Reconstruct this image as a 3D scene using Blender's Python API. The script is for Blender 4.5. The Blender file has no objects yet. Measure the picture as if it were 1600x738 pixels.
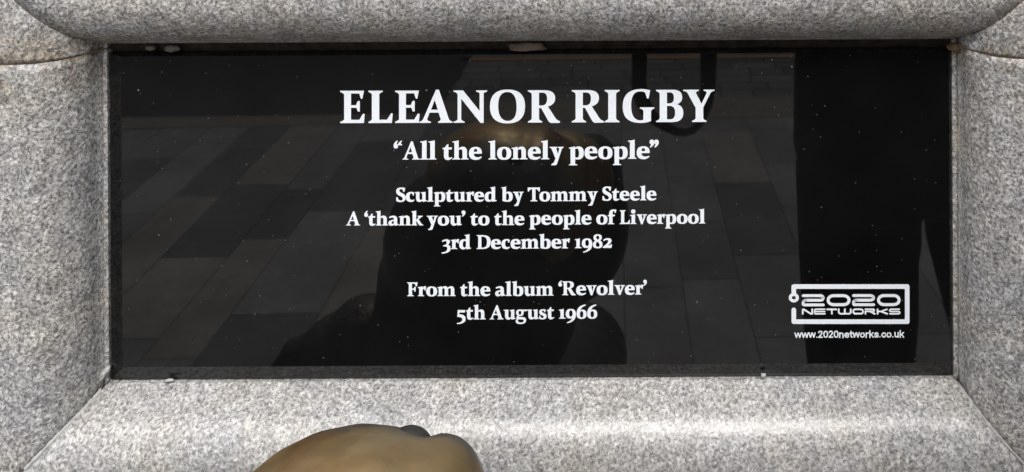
import bpy, bmesh, math, random
from mathutils import Vector, Matrix
R = math.radians
scn = bpy.context.scene
col = scn.collection

# ------------------------------------------------------------------ camera
PX = 1650.0            # photograph pixels per metre on the plaque
CX, CY = 1010.0, -315.0  # foot of the perpendicular from the lens, in photograph pixels
DIST = 0.85            # lens to plaque, metres
EYE = 1.5              # lens above the pavement
ROLL = 0.0055
cam = bpy.data.cameras.new('camera')
cam.sensor_width = 36.0
cam.lens = 36.0 * PX * DIST / 1600.0
cam.shift_x = (800 - CX) / 1600.0
cam.shift_y = -(369 - CY) / 1600.0
cam.clip_start = 0.02
cam.clip_end = 500
co = bpy.data.objects.new('camera', cam)
col.objects.link(co)
co.matrix_world = Matrix.Translation((0, -DIST, EYE)) @ Matrix.Rotation(R(90), 4, 'X') @ Matrix.Rotation(-ROLL, 4, 'Z')
scn.camera = co

# ------------------------------------------------------------------ sky, sun, exposure
SUN_EL, SUN_AZ = R(54), R(14)     # azimuth measured from straight in front of the wall
w = bpy.data.worlds.new('World'); scn.world = w; w.use_nodes = True
nt = w.node_tree
bg = nt.nodes['Background']
sky = nt.nodes.new('ShaderNodeTexSky'); sky.sky_type = 'NISHITA'; sky.sun_disc = False
sky.sun_elevation = SUN_EL; sky.sun_rotation = math.pi + SUN_AZ
sky.dust_density = 4.0; sky.air_density = 1.0; sky.ozone_density = 1.0
hs = nt.nodes.new('ShaderNodeHueSaturation'); hs.inputs['Saturation'].default_value = 0.40
nt.links.new(sky.outputs[0], hs.inputs['Color']); nt.links.new(hs.outputs[0], bg.inputs['Color'])
bg.inputs['Strength'].default_value = 0.12
sl = bpy.data.lights.new('sun', 'SUN'); sl.energy = 1.15; sl.angle = R(22); sl.color = (1.0, 0.98, 0.95)
so = bpy.data.objects.new('sun', sl); col.objects.link(so)
sd = Vector((math.sin(SUN_AZ) * math.cos(SUN_EL), -math.cos(SUN_AZ) * math.cos(SUN_EL), math.sin(SUN_EL)))
so.rotation_euler = sd.to_track_quat('Z', 'Y').to_euler(); so.location = (0, -6, 8)
scn.view_settings.view_transform = 'Standard'; scn.view_settings.look = 'None'
scn.view_settings.gamma = 1.0; scn.view_settings.exposure = 0.6

# ------------------------------------------------------------------ helpers
def M(u, v):
    """A point measured on the plaque face in the photograph -> (x, z) in metres."""
    du, dv = u - CX, v - CY
    return (du - ROLL * dv) / PX, EYE - (dv + ROLL * du) / PX

def tag(o, label=None, cat=None, group=None, kind=None):
    if label: o['label'] = label
    if cat: o['category'] = cat
    if group: o['group'] = group
    if kind: o['kind'] = kind
    return o

def empty(name, loc=(0, 0, 0)):
    o = bpy.data.objects.new(name, None); o.empty_display_size = .05
    col.objects.link(o); o.location = loc
    return o

def link_mesh(name, me, mat, parent=None, smooth=False):
    o = bpy.data.objects.new(name, me); col.objects.link(o)
    if mat: me.materials.clear(); me.materials.append(mat)
    if smooth:
        for p in me.polygons: p.use_smooth = True
    if parent:
        o.parent = parent
        if parent.parent is None: o.matrix_parent_inverse = Matrix.Translation(parent.location).inverted()
    return o

def from_bm(name, bm, mat, parent=None, smooth=False):
    me = bpy.data.meshes.new(name); bm.normal_update(); bm.to_mesh(me); bm.free()
    return link_mesh(name, me, mat, parent, smooth)

def from_pydata(name, vs, fs, mat, parent=None, smooth=False):
    me = bpy.data.meshes.new(name); me.from_pydata(vs, [], fs); me.update()
    return link_mesh(name, me, mat, parent, smooth)

def nodes(name):
    m = bpy.data.materials.new(name); m.use_nodes = True
    t = m.node_tree
    return m, t, t.nodes['Principled BSDF']

def N(t, kind, **kw):
    n = t.nodes.new(kind)
    for k, v in kw.items():
        if k in n.inputs: n.inputs[k].default_value = v
        else: setattr(n, k, v)
    return n

def ramp(t, stops, interp='LINEAR'):
    n = t.nodes.new('ShaderNodeValToRGB'); cr = n.color_ramp; cr.interpolation = interp
    while len(cr.elements) < len(stops): cr.elements.new(0.5)
    for e, (p, c) in zip(cr.elements, stops):
        e.position = p
        e.color = (c, c, c, 1) if not isinstance(c, tuple) else (*c, 1)
    return n

def mixc(t, fac, a, b, blend='MIX'):
    n = t.nodes.new('ShaderNodeMix'); n.data_type = 'RGBA'; n.blend_type = blend
    for sock, val in ((n.inputs[0], fac), (n.inputs[6], a), (n.inputs[7], b)):
        if hasattr(val, 'is_output'): t.links.new(val, sock)
        elif isinstance(val, tuple): sock.default_value = (*val, 1)
        else: sock.default_value = val
    return n.outputs[2]

def math_(t, op, a, b=0.0, clamp=False):
    n = t.nodes.new('ShaderNodeMath'); n.operation = op; n.use_clamp = clamp
    for sock, val in ((n.inputs[0], a), (n.inputs[1], b)):
        if hasattr(val, 'is_output'): t.links.new(val, sock)
        else: sock.default_value = val
    return n.outputs[0]

# ------------------------------------------------------------------ materials
XL, XR = -0.5009 - 0.0021, 0.2876
XL, _z = M(169, 330); XR, _z = M(1488, 330)
_x, ZT = M(829, 81.5); _x, ZL = M(829, 64.5); _x, ZB = M(829, 593)
JOINT_Z = EYE - 0.2345

def granite(name, seed, tone=1.0, stain_shade=0.55, rough=0.5, bump=.45, contrast=.98):
    m, t, p = nodes(name)
    p.inputs['IOR'].default_value = 1.6
    tc = t.nodes.new('ShaderNodeTexCoord')
    mp = N(t, 'ShaderNodeMapping'); mp.inputs['Location'].default_value = (seed * 1.37, seed * .71, seed * 2.3)
    t.links.new(tc.outputs['Object'], mp.inputs['Vector'])
    V = mp.outputs[0]
    def noise(scale, detail=3.0, rgh=.6, dist=0.0):
        n = N(t, 'ShaderNodeTexNoise', Scale=scale, Detail=detail, Roughness=rgh, Distortion=dist)
        t.links.new(V, n.inputs['Vector']); return n
    a = noise(290, 4, .68, .5)                       # feldspar / quartz mottling
    base = ramp(t, [(.30, (.11, .11, .117)), (.42, (.25, .247, .243)), (.52, (.42, .413, .402)), (.66, (.60, .59, .572))])
    t.links.new(a.outputs['Fac'], base.inputs[0])
    vo = N(t, 'ShaderNodeTexVoronoi', Scale=420.0); t.links.new(V, vo.inputs['Vector'])   # crystal grains
    bw = N(t, 'ShaderNodeRGBToBW'); t.links.new(vo.outputs['Color'], bw.inputs[0])
    gr = ramp(t, [(.2, .72), (.5, .99), (.8, 1.22)]); t.links.new(bw.outputs[0], gr.inputs[0])
    c1 = mixc(t, 1.0, base.outputs[0], gr.outputs[0], 'MULTIPLY')
    b = noise(420, 2.0, .55, .6)                       # black mica flecks
    mk = ramp(t, [(.54, 0.0), (.62, 1.0)]); t.links.new(b.outputs['Fac'], mk.inputs[0])
    c2 = mixc(t, math_(t, 'MULTIPLY', mk.outputs[0], .76), c1, (.06, .058, .058))
    cl = noise(62, 3, .6, .4)                         # clusters of darker and paler crystals
    cr_ = ramp(t, [(.34, .80), (.5, 1.0), (.66, 1.13)]); t.links.new(cl.outputs['Fac'], cr_.inputs[0])
    c2 = mixc(t, 1.0, c2, cr_.outputs[0], 'MULTIPLY')
    c2 = mixc(t, 1 - contrast, c2, (.285, .283, .278))
    l = noise(14, 3, .55)                             # broad cloudiness, faint warm and cool drifts
    lr = ramp(t, [(.3, (.91, .93, .97)), (.5, (1, 1, 1)), (.7, (1.06, 1.03, .97))]); t.links.new(l.outputs['Fac'], lr.inputs[0])
    c3 = mixc(t, 1.0, c2, lr.outputs[0], 'MULTIPLY')
    c3 = mixc(t, 1.0, c3, (tone * 1.08, tone * 1.078, tone * 1.07), 'MULTIPLY')
    # blotchy brown dirt round the top joint, deepened to stand in for lintel shade
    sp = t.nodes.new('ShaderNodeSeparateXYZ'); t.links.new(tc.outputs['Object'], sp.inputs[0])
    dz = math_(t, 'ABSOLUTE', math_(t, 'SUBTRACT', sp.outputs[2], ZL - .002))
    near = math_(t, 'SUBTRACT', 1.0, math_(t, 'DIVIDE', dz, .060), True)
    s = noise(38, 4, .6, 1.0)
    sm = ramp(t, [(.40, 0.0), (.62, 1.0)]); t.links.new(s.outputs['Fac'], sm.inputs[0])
    stm = math_(t, 'MULTIPLY', math_(t, 'MULTIPLY', near, sm.outputs[0]), stain_shade)
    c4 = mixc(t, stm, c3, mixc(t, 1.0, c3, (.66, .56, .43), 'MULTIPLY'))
    t.links.new(c4, p.inputs['Base Color'])
    rn = ramp(t, [(.3, rough - .1), (.7, rough + .12)]); t.links.new(a.outputs['Fac'], rn.inputs[0])
    t.links.new(rn.outputs[0], p.inputs['Roughness'])
    bn = noise(210, 4, .65)
    bu = N(t, 'ShaderNodeBump', Strength=bump, Distance=.0011); t.links.new(bn.outputs['Fac'], bu.inputs['Height'])
    t.links.new(bu.outputs[0], p.inputs['Normal'])
    return m

def simple(name, colr, rough=.6, metal=0.0, var=.25, scale=60, bump=0.0):
    m, t, p = nodes(name)
    tc = t.nodes.new('ShaderNodeTexCoord')
    n = N(t, 'ShaderNodeTexNoise', Scale=scale, Detail=4.0, Roughness=.6); t.links.new(tc.outputs['Object'], n.inputs['Vector'])
    lo = tuple(c * (1 - var) for c in colr); hi = tuple(min(1, c * (1 + var)) for c in colr)
    r = ramp(t, [(.3, lo), (.7, hi)]); t.links.new(n.outputs['Fac'], r.inputs[0])
    t.links.new(r.outputs[0], p.inputs['Base Color'])
    p.inputs['Roughness'].default_value = rough; p.inputs['Metallic'].default_value = metal
    if rough >= .8: p.inputs['Specular IOR Level'].default_value = .12
    if bump:
        b = N(t, 'ShaderNodeBump', Strength=.5, Distance=bump); t.links.new(n.outputs['Fac'], b.inputs['Height'])
        t.links.new(b.outputs[0], p.inputs['Normal'])
    return m

def black_glass():
    m, t, p = nodes('black_glass')
    tc = t.nodes.new('ShaderNodeTexCoord'); V = tc.outputs['Object']
    p.inputs['IOR'].default_value = 1.55
    def specks(scale, keep, size, amp):
        vo = N(t, 'ShaderNodeTexVoronoi', Scale=scale); t.links.new(V, vo.inputs['Vector'])
        se = t.nodes.new('ShaderNodeSeparateColor'); t.links.new(vo.outputs['Color'], se.inputs[0])
        pick = math_(t, 'GREATER_THAN', se.outputs[0], keep)
        rad = math_(t, 'MULTIPLY', se.outputs[1], size)
        hit = math_(t, 'LESS_THAN', vo.outputs['Distance'], rad)
        return math_(t, 'MULTIPLY', math_(t, 'MULTIPLY', pick, hit), math_(t, 'MULTIPLY', se.outputs[2], amp))
    dust = math_(t, 'MAXIMUM', specks(110, .90, .085, .8), specks(250, .78, .14, .45))
    film = N(t, 'ShaderNodeTexNoise', Scale=9.0, Detail=6.0, Roughness=.65); t.links.new(V, film.inputs['Vector'])
    fr = ramp(t, [(.35, (.0035, .0035, .0037)), (.75, (.0075, .0074, .0072))]); t.links.new(film.outputs['Fac'], fr.inputs[0])
    c = mixc(t, dust, fr.outputs[0], (.30, .29, .27))
    t.links.new(c, p.inputs['Base Color'])
    rr = math_(t, 'ADD', math_(t, 'MULTIPLY', film.outputs['Fac'], .05), math_(t, 'MULTIPLY', dust, .5))
    t.links.new(rr, p.inputs['Roughness'])
    return m

def bronze(name='polished_bronze', dark=.0):
    m, t, p = nodes(name)
    tc = t.nodes.new('ShaderNodeTexCoord')
    n = N(t, 'ShaderNodeTexNoise', Scale=11.0, Detail=4.0, Roughness=.5, Distortion=.4); t.links.new(tc.outputs['Object'], n.inputs['Vector'])
    r = ramp(t, [(.30, (.28, .165, .065)), (.42, (.37, .245, .115)), (.56, (.42, .315, .175)), (.72, (.45, .365, .24))])
    if dark == 2: r = ramp(t, [(.3, (.045, .044, .042)), (.6, (.10, .098, .09)), (.8, (.18, .175, .16))])
    elif dark: r = ramp(t, [(.3, (.02, .019, .018)), (.6, (.05, .045, .04)), (.8, (.09, .08, .07))])
    t.links.new(n.outputs['Fac'], r.inputs[0]); cc_ = r.outputs[0]
    if not dark:
        n3 = N(t, 'ShaderNodeTexNoise', Scale=34.0, Detail=6.0, Roughness=.7, Distortion=1.5); t.links.new(tc.outputs['Object'], n3.inputs['Vector'])
        st = ramp(t, [(.60, 0.0), (.72, .8)]); t.links.new(n3.outputs['Fac'], st.inputs[0])
        cc_ = mixc(t, st.outputs[0], cc_, (.10, .115, .13))          # blue grey tarnish streaks
        sp = t.nodes.new('ShaderNodeSeparateXYZ'); t.links.new(tc.outputs['Object'], sp.inputs[0])
        bk_ = math_(t, 'ADD', sp.outputs[1], math_(t, 'MULTIPLY', n3.outputs['Fac'], .03))
        mb2 = N(t, 'ShaderNodeMapRange'); mb2.inputs['From Min'].default_value = -.244; mb2.inputs['From Max'].default_value = -.220
        t.links.new(bk_, mb2.inputs['Value'])
        cc_ = mixc(t, mb2.outputs[0], cc_, (.17, .175, .175))      # sky sheen on the back, painted in as a grey tint
    t.links.new(cc_, p.inputs['Base Color'])
    n2 = N(t, 'ShaderNodeTexNoise', Scale=70.0, Detail=5.0); t.links.new(tc.outputs['Object'], n2.inputs['Vector'])
    rr = ramp(t, [(.3, .34), (.7, .52)]); t.links.new(n2.outputs['Fac'], rr.inputs[0]); t.links.new(rr.outputs[0], p.inputs['Roughness'])
    p.inputs['Metallic'].default_value = .75
    b = N(t, 'ShaderNodeBump', Strength=.6 if dark == 3 else .25, Distance=.006 if dark == 3 else .002); t.links.new(n2.outputs['Fac'], b.inputs['Height']); t.links.new(b.outputs[0], p.inputs['Normal'])
    return m

def paving():
    m, t, p = nodes('paving_stone')
    at = t.nodes.new('ShaderNodeVertexColor'); at.layer_name = 'stone'
    tc = t.nodes.new('ShaderNodeTexCoord')
    n = N(t, 'ShaderNodeTexNoise', Scale=22.0, Detail=6.0, Roughness=.65); t.links.new(tc.outputs['Object'], n.inputs['Vector'])
    r = ramp(t, [(.3, .82), (.7, 1.18)]); t.links.new(n.outputs['Fac'], r.inputs[0])
    n4 = N(t, 'ShaderNodeTexNoise', Scale=3.2, Detail=5.0, Roughness=.6); t.links.new(tc.outputs['Object'], n4.inputs['Vector'])
    r4 = ramp(t, [(.32, .72), (.68, 1.25)]); t.links.new(n4.outputs['Fac'], r4.inputs[0])
    c = mixc(t, 1.0, mixc(t, 1.0, at.outputs['Color'], r.outputs[0], 'MULTIPLY'), r4.outputs[0], 'MULTIPLY')
    t.links.new(c, p.inputs['Base Color']); p.inputs['Roughness'].default_value = .75
    return m

def white_print():
    m, t, p = nodes('white_lettering')
    tc = t.nodes.new('ShaderNodeTexCoord')
    n = N(t, 'ShaderNodeTexNoise', Scale=240.0, Detail=3.0); t.links.new(tc.outputs['Object'], n.inputs['Vector'])
    r = ramp(t, [(.25, (.78, .83, .88)), (.5, (.84, .885, .93))]); t.links.new(n.outputs['Fac'], r.inputs[0])
    t.links.new(r.outputs[0], p.inputs['Base Color']); p.inputs['Roughness'].default_value = .45
    return m

MAT = dict(lump=simple('grimy_mortar', (.12, .11, .095), .9, 0, .3, 150, .0008), bed=simple('dark_mortar', (.030, .025, .020), .95, 0, .5, 90, .001),
    aged=bronze('aged_bronze', 1),
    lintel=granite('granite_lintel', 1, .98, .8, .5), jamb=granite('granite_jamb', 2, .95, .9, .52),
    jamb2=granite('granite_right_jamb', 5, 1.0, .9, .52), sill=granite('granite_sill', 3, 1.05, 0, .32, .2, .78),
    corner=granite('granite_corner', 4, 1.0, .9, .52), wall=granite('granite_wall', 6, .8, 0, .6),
    glass=black_glass(), print=white_print(), bronze=bronze(), dark_bronze=bronze('dark_bronze', 1), knot=bronze('grey_bronze', 2), rough=bronze('rough_bronze', 3),
    mortar=simple('pale_mortar', (.42, .42, .41), .85, 0, .25, 180, .0006),
    brown=simple('rusty_mortar', (.17, .115, .07), .9, 0, .4, 160, .0008),
    tan=simple('tan_mortar', (.115, .09, .07), .9, 0, .25, 120, .0008),
    cloth=simple('black_cloth', (.008, .008, .009), .9, 0, .3, 120),
    strap=simple('black_webbing', (.010, .0095, .009), .8, 0, .3, 200),
    skin=simple('skin', (.42, .25, .18), .55, 0, .08, 40), hair=simple('dark_hair', (.03, .02, .015), .6, 0, .3, 150),
    plastic=simple('black_plastic', (.02, .02, .02), .45, 0, .2, 90),
    asphalt=simple('asphalt', (.055, .055, .057), .9, 0, .3, 90), paving=paving(),
    yellow=simple('yellow_paint', (.42, .22, .04), .7, 0, .3, 30), kerb=simple('kerb_stone', (.24, .215, .18), .8, 0, .2, 20),
    bench=simple('bench_stone', (.26, .255, .25), .7, 0, .3, 120))

# ------------------------------------------------------------------ granite surround
OL, OR, OT, OB = XL - .0014, XR + .0012, ZL, ZB - .0012      # the opening in the stone
PROFILE = [(0, -.020), (0, .000), (.0020, .0042), (.0060, .0122), (.0120, .0240)]
for k in range(1, 41):                                               # the round arris, 45 mm radius
    a_ = R(63 - 63 * k / 40)
    PROFILE.append((.0120 + .045 * (math.sin(R(63)) - math.sin(a_)), .0240 + .045 * (math.cos(a_) - math.cos(R(63)))))
PROFILE += [(.0700, PROFILE[-1][1] + .0005), (.0950, PROFILE[-1][1] + .0008), (.30, PROFILE[-1][1] + .001)]

PROF = PROFILE
JAMB = [(0, -.020), (0, -.002), (.0030, -.0010), (.0044, -.0022), (.0050, -.0075), (.0062, -.0075), (.0066, .0080), (.0086, .0176), (.0110, .0226)] + [p for p in PROF if p[0] > .0128]
SILL = PROF
GAP = .0005
surround = empty('granite_surround', ((XL + XR) / 2, 0, OB - .3))
tag(surround, 'speckled grey granite moulding framing the black plaque on all four sides', 'stone frame')

def run(name, ends, mat, n=40, PROF=PROF):
    """ends(s) -> two corner points (x, z) of the moulding at outward distance s; the stone is swept between them."""
    e_ = max(i for i, p in enumerate(PROF) if p[0] == 0)
    PROF = PROF[:e_ + 1] + PROF[e_:]                 # doubled row: a crisp edge where the face meets the return
    vs, fs = [], []
    for (s, h) in PROF:
        (xa, za), (xb, zb) = ends(s)
        for i in range(n + 1):
            f = i / n
            vs.append((xa + (xb - xa) * f, -h, za + (zb - za) * f))
    W = n + 1
    for j in range(len(PROF) - 1):
        if j == e_: continue
        for i in range(n):
            fs.append((j * W + i, j * W + i + 1, (j + 1) * W + i + 1, (j + 1) * W + i))
    # solid back and ends
    k = len(vs)
    (xa, za), (xb, zb) = ends(PROF[-1][0]); (xc, zc), (xd, zd) = ends(0)
    vs += [(xa, .06, za), (xb, .06, zb), (xc, .06, zc), (xd, .06, zd)]
    top = (len(PROF) - 1) * W
    fs.append((top, top + n, k + 1, k)); fs.append((k, k + 1, k + 3, k + 2)); fs.append((k + 2, k + 3, n, 0))
    fs.append(tuple(range(0, top + 1, W)) + (k, k + 2))
    fs.append(tuple(range(n, top + W, W)) + (k + 1, k + 3))
    me = bpy.data.meshes.new(name); me.from_pydata(vs, [], fs); me.update()
    bm = bmesh.new(); bm.from_mesh(me); bmesh.ops.recalc_face_normals(bm, faces=bm.faces); bm.to_mesh(me); bm.free()
    o = link_mesh(name, me, mat, surround)
    for p in me.polygons: p.use_smooth = len(p.vertices) == 4 and p.index < (len(PROF) - 2) * n
    return o

run('lintel', lambda s: ((OL - s + GAP, OT + s), (OR + s - GAP, OT + s)), MAT['lintel'])
run('sill', lambda s: ((OL - s + GAP, OB - s), (OR + s - GAP, OB - s)), MAT['sill'])
JZ = JOINT_Z
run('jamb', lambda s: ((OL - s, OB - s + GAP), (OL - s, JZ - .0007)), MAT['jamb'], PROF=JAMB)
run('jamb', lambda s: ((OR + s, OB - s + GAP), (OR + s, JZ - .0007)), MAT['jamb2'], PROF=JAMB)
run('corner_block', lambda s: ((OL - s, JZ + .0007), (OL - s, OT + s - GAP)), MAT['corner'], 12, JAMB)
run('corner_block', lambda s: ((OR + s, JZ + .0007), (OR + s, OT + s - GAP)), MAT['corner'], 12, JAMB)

def ribbon(name, path, half, mat, lift=.0006, seed=0, cross=None):
    """A mortar fillet following the moulding profile along path(s)->(x,z); cross = its width direction in (x,z)."""
    rnd = random.Random(seed); vs, fs = [], []
    pts = [(s, h) for (s, h) in PROF if s > 0.0005]
    for (s, h) in pts:
        x, z = path(s); wd = half * rnd.uniform(.65, 1.35)
        cx, cz = cross
        for k, yy in ((-1, 0), (-.45, lift), (.45, lift), (1, 0)):
            vs.append((x + cx * wd * k, -h - yy + (.0012 if abs(k) == 1 else 0), z + cz * wd * k))
    for i in range(len(pts) - 1):
        for k in range(3):
            a = i * 4 + k; fs.append((a, a + 1, a + 5, a + 4))
    return from_pydata(name, vs, fs, mat, surround, True)
r2 = math.sqrt(.5)
def s_at(prof, h):
    if prof is JAMB and h < .024: return s_at(PROF, h)
    for (a, b) in zip(prof, prof[1:]):
        if a[1] <= h <= b[1] and b[1] > a[1] and a[0] > .0003: return a[0] + (b[0] - a[0]) * (h - a[1]) / (b[1] - a[1])
    return None
def corner_fillet(sx, x0, half, seed):
    rnd = random.Random(seed); vs, fs = [], []
    for i in range(52):
        h = .002 + .046 * i / 51; sj, ss = s_at(JAMB, h), s_at(SILL, h)
        if sj is None or ss is None: continue
        wd = half * rnd.uniform(.7, 1.3); x, z = x0 + sx * sj, OB - ss
        vs += [(x + sx * wd * .5, -h - .0006 , z + wd * 1.0), (x + sx * -.2 * wd, -h - .0022, z + .2 * wd), (x - sx * 1.6 * wd, -h - .0002, z - .5 * wd)]
    for i in range(len(vs) // 3 - 1):
        for k in range(2):
            a = i * 3 + k; fs.append((a, a + 1, a + 4, a + 3))
    from_pydata('mortar_joint', vs, fs, MAT['mortar'], surround, True)
corner_fillet(-1, OL, .0013, 1); corner_fillet(1, OR, .0009, 2)
ribbon('mortar_joint', lambda s: (OL - s, OT + s), .0007, MAT['brown'], .0001, 3, (r2, r2))
ribbon('mortar_joint', lambda s: (OR + s, OT + s), .0007, MAT['brown'], .0001, 4, (-r2, r2))
ribbon('bed_joint', lambda s: (OL - s, JZ), .0011, MAT['brown'], -.0007, 5, (0, 1))
ribbon('bed_joint', lambda s: (OR + s, JZ), .0011, MAT['brown'], -.0007, 6, (0, 1))
# the back of the niche
bk = bmesh.new(); bmesh.ops.create_cube(bk, size=1)
bmesh.ops.scale(bk, vec=(OR - OL + .05, .02, OT - OB + .05), verts=bk.verts)
bmesh.ops.translate(bk, vec=((OR + OL) / 2, .028, (OT + OB) / 2), verts=bk.verts)
from_bm('backing', bk, MAT['jamb'], surround)
mb_ = random.Random(9); vs, fs = [], []          # the dirty mortar bed above the plaque
for i in range(161):
    x = OL + (OR - OL) * i / 160
    for z, y in ((ZT - .006, .012), (ZT + .001, .011), (ZT + .004, .008), (OT + .001, .006), (OT + .004, .004)):
        vs.append((x, y + mb_.uniform(-.0015, .0015), z))
for i in range(160):
    for k in range(4):
        a = i * 5 + k; fs.append((a, a + 5, a + 6, a + 1))
from_pydata('mortar_bed', vs, fs, MAT['bed'], surround, True)

# the wall the surround is set in
wl = bmesh.new()
for (x0, x1, z0, z1) in ((-5, OL - .3, 0, 4), (OR + .3, 5, 0, 4), (OL - .3, OR + .3, OT + .3, 4), (OL - .3, OR + .3, 0, OB - .3)):
    r = bmesh.ops.create_cube(wl, size=1)['verts']
    bmesh.ops.scale(wl, vec=(x1 - x0, .3, z1 - z0), verts=r)
    bmesh.ops.translate(wl, vec=((x0 + x1) / 2, .09, (z0 + z1) / 2), verts=r)
wo = from_bm('stone_wall', wl, MAT['wall']); tag(wo, 'plain grey granite wall around the moulded surround', 'wall', kind='structure')

# ------------------------------------------------------------------ plaque
plaque = empty('plaque', ((XL + XR) / 2, .012, ZB))
tag(plaque, 'glossy black glass plaque with white lettering, set in the granite surround', 'plaque')
bl, br_, bt, bb = .0130, .0026, .0022, .0136
def ring(y, l, r, t_, b): return [(XL + l, y, ZB + b), (XR - r, y, ZB + b), (XR - r, y, ZT - t_), (XL + l, y, ZT - t_)]
vs = ring(0, bl, br_, bt, bb) + ring(.0030, .0004, .0004, .0004, .0004) + ring(.0036, 0, 0, 0, 0) + ring(.017, 0, 0, 0, 0)
fs = [(0, 1, 2, 3)]
for k in range(3):
    for i in range(4):
        fs.append((k * 4 + i, (k + 1) * 4 + i, (k + 1) * 4 + (i + 1) % 4, k * 4 + (i + 1) % 4))
fs.append((15, 14, 13, 12))
from_pydata('panel', vs, fs, MAT['glass'], plaque)

# ---- letter shapes: contours of points; a third value marks an off-curve control point
o_ = 0
def q(*pts): return list(pts)
SERIF = 0
CAP = {  # cap height 402
 'E': (305, [q((0,0),(0,14),(36,26,0),(50,46),(50,356),(36,376,0),(0,388),(0,402),(297,402),(277,302),(260,302),(238,368),(135,368),(135,222),(198,222),(218,272),(245,274),(245,143),(220,143),(204,190),(135,190),(135,40),(240,40),(284,114),(305,112),(297,0))]),
 'L': (303, [q((0,0),(0,14),(32,26,0),(43,46),(43,356),(32,376,0),(0,388),(0,402),(178,402),(178,388),(146,376,0),(135,356),(135,40),(232,40),(284,120),(303,118),(293,0))]),
 'I': (185, [q((0,0),(0,14),(34,26,0),(45,46),(45,356),(34,376,0),(0,388),(0,402),(185,402),(185,388),(153,376,0),(142,356),(142,46),(153,26,0),(185,14),(185,0))]),
 'A': (415, [q((0,0),(0,14),(34,22,0),(46,44),(205,410),(242,413),(368,44),(380,22,0),(415,14),(415,0),(232,0),(232,14),(268,22,0),(266,44),(240,127),(125,127),(95,44),(96,22,0),(142,14),(142,0)), q((190,285),(145,163),(230,163))]),
 'N': (418, [q((0,402),(118,402),(325,145),(325,362),(318,380,0),(282,388),(282,402),(418,402),(418,388),(382,380,0),(375,362),(375,-2),(335,-2),(95,300),(95,42),(102,24,0),(137,14),(137,0),(0,0),(0,14),(42,24,0),(50,42),(50,352),(44,376,0),(0,388))]),
 'O': (439, [q((220,412),(439,412,0),(439,205),(439,-10,0),(220,-10),(0,-10,0),(0,200),(0,412,0)), q((214,382),(102,378,0),(102,210),(102,22,0),(226,20),(334,24,0),(334,196),(334,382,0))]),
 'R': (400, [q((0,402),(200,402),(340,402,0),(340,303),(340,225,0),(250,199),(345,52),(362,28,0),(400,16),(398,-4),(300,-6),(272,-6,0),(255,20),(166,180),(138,182),(138,46),(146,26,0),(178,14),(178,0),(0,0),(0,14),(36,26,0),(48,46),(48,356),(36,376,0),(0,388)), q((138,372),(182,372),(240,372,0),(240,296),(240,212,0),(176,212),(138,212))]),
 'G': (395, [q((345,396),(325,296),(305,296),(282,368),(260,384,0),(215,384),(105,380,0),(105,210),(105,24,0),(222,22),(248,22,0),(260,34),(260,140),(250,162,0),(215,170),(215,184),(395,184),(395,170),(366,162,0),(355,140),(355,14),(300,-10,0),(225,-10),(0,-10,0),(0,195),(0,412,0),(230,412),(290,412,0))]),
 'B': (340, [q((0,402),(210,402),(326,402,0),(326,308),(326,242,0),(258,222),(340,200,0),(340,110),(340,0,0),(200,0),(0,0),(0,14),(34,26,0),(45,46),(45,356),(34,376,0),(0,388)), q((135,370),(170,370),(223,370,0),(223,304),(223,232,0),(165,232),(135,232)), q((135,202),(172,202),(238,202,0),(238,115),(238,34,0),(178,34),(135,34))]),
 'Y': (390, [q((0,402),(195,402),(195,388),(152,380,0),(160,356),(228,226),(292,356),(300,380,0),(255,388),(255,402),(390,402),(390,388),(350,380,0),(338,356),(250,182),(250,46),(258,26,0),(290,14),(290,0),(110,0),(110,14),(147,26,0),(155,46),(155,178),(56,356),(44,380,0),(0,388))]),
}
CAP_BODY = {  # cap height 215
 'S': (147, [q((138,212),(128,155),(110,155),(104,197,0),(74,197),(48,197,0),(48,172),(48,150,0),(85,135),(147,108,0),(147,65),(147,-5,0),(68,-5),(28,-5,0),(2,8),(2,70),(22,70),(30,17,0),(72,17),(102,17,0),(102,46),(102,70,0),(62,88),(0,112,0),(0,158),(0,220,0),(78,220),(112,220,0))]),
 'T': (192, [q((0,215),(192,215),(188,152),(172,152),(156,192,0),(122,192),(122,24),(126,14,0),(152,8),(152,0),(42,0),(42,8),(68,14,0),(72,24),(72,192),(34,192,0),(18,152),(4,152))]),
 'D': (218, [q((0,215),(100,215),(218,215,0),(218,110),(218,0,0),(95,0),(0,0),(0,8),(22,14,0),(26,24),(26,191),(22,201,0),(0,207)), q((74,194),(92,194),(162,194,0),(162,106),(162,20,0),(96,20),(74,20))]),
 'F': (163, [q((0,215),(163,215),(152,155),(136,155),(118,195),(76,195),(76,120),(106,120),(116,146),(133,146),(133,72),(117,72),(107,100),(76,100),(76,24),(80,14,0),(106,8),(106,0),(0,0),(0,8),(22,14,0),(27,24),(27,191),(22,201,0),(0,207))]),
}
NST = q((0,0),(0,11),(28,22),(28,160),(0,170),(0,181),(50,186,0),(92,200),(92,172),(122,200,0),(155,200),(223,200,0),(223,122),(223,22),(250,11),(250,0),(130,0),(130,11),(155,22),(155,120),(155,160,0),(130,160),(112,160,0),(95,145),(95,22),(118,11),(118,0))
BOWL = q((96,150),(108,165,0),(122,165),(158,165,0),(158,92),(158,22,0),(125,22),(106,22,0),(96,32))
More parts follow.
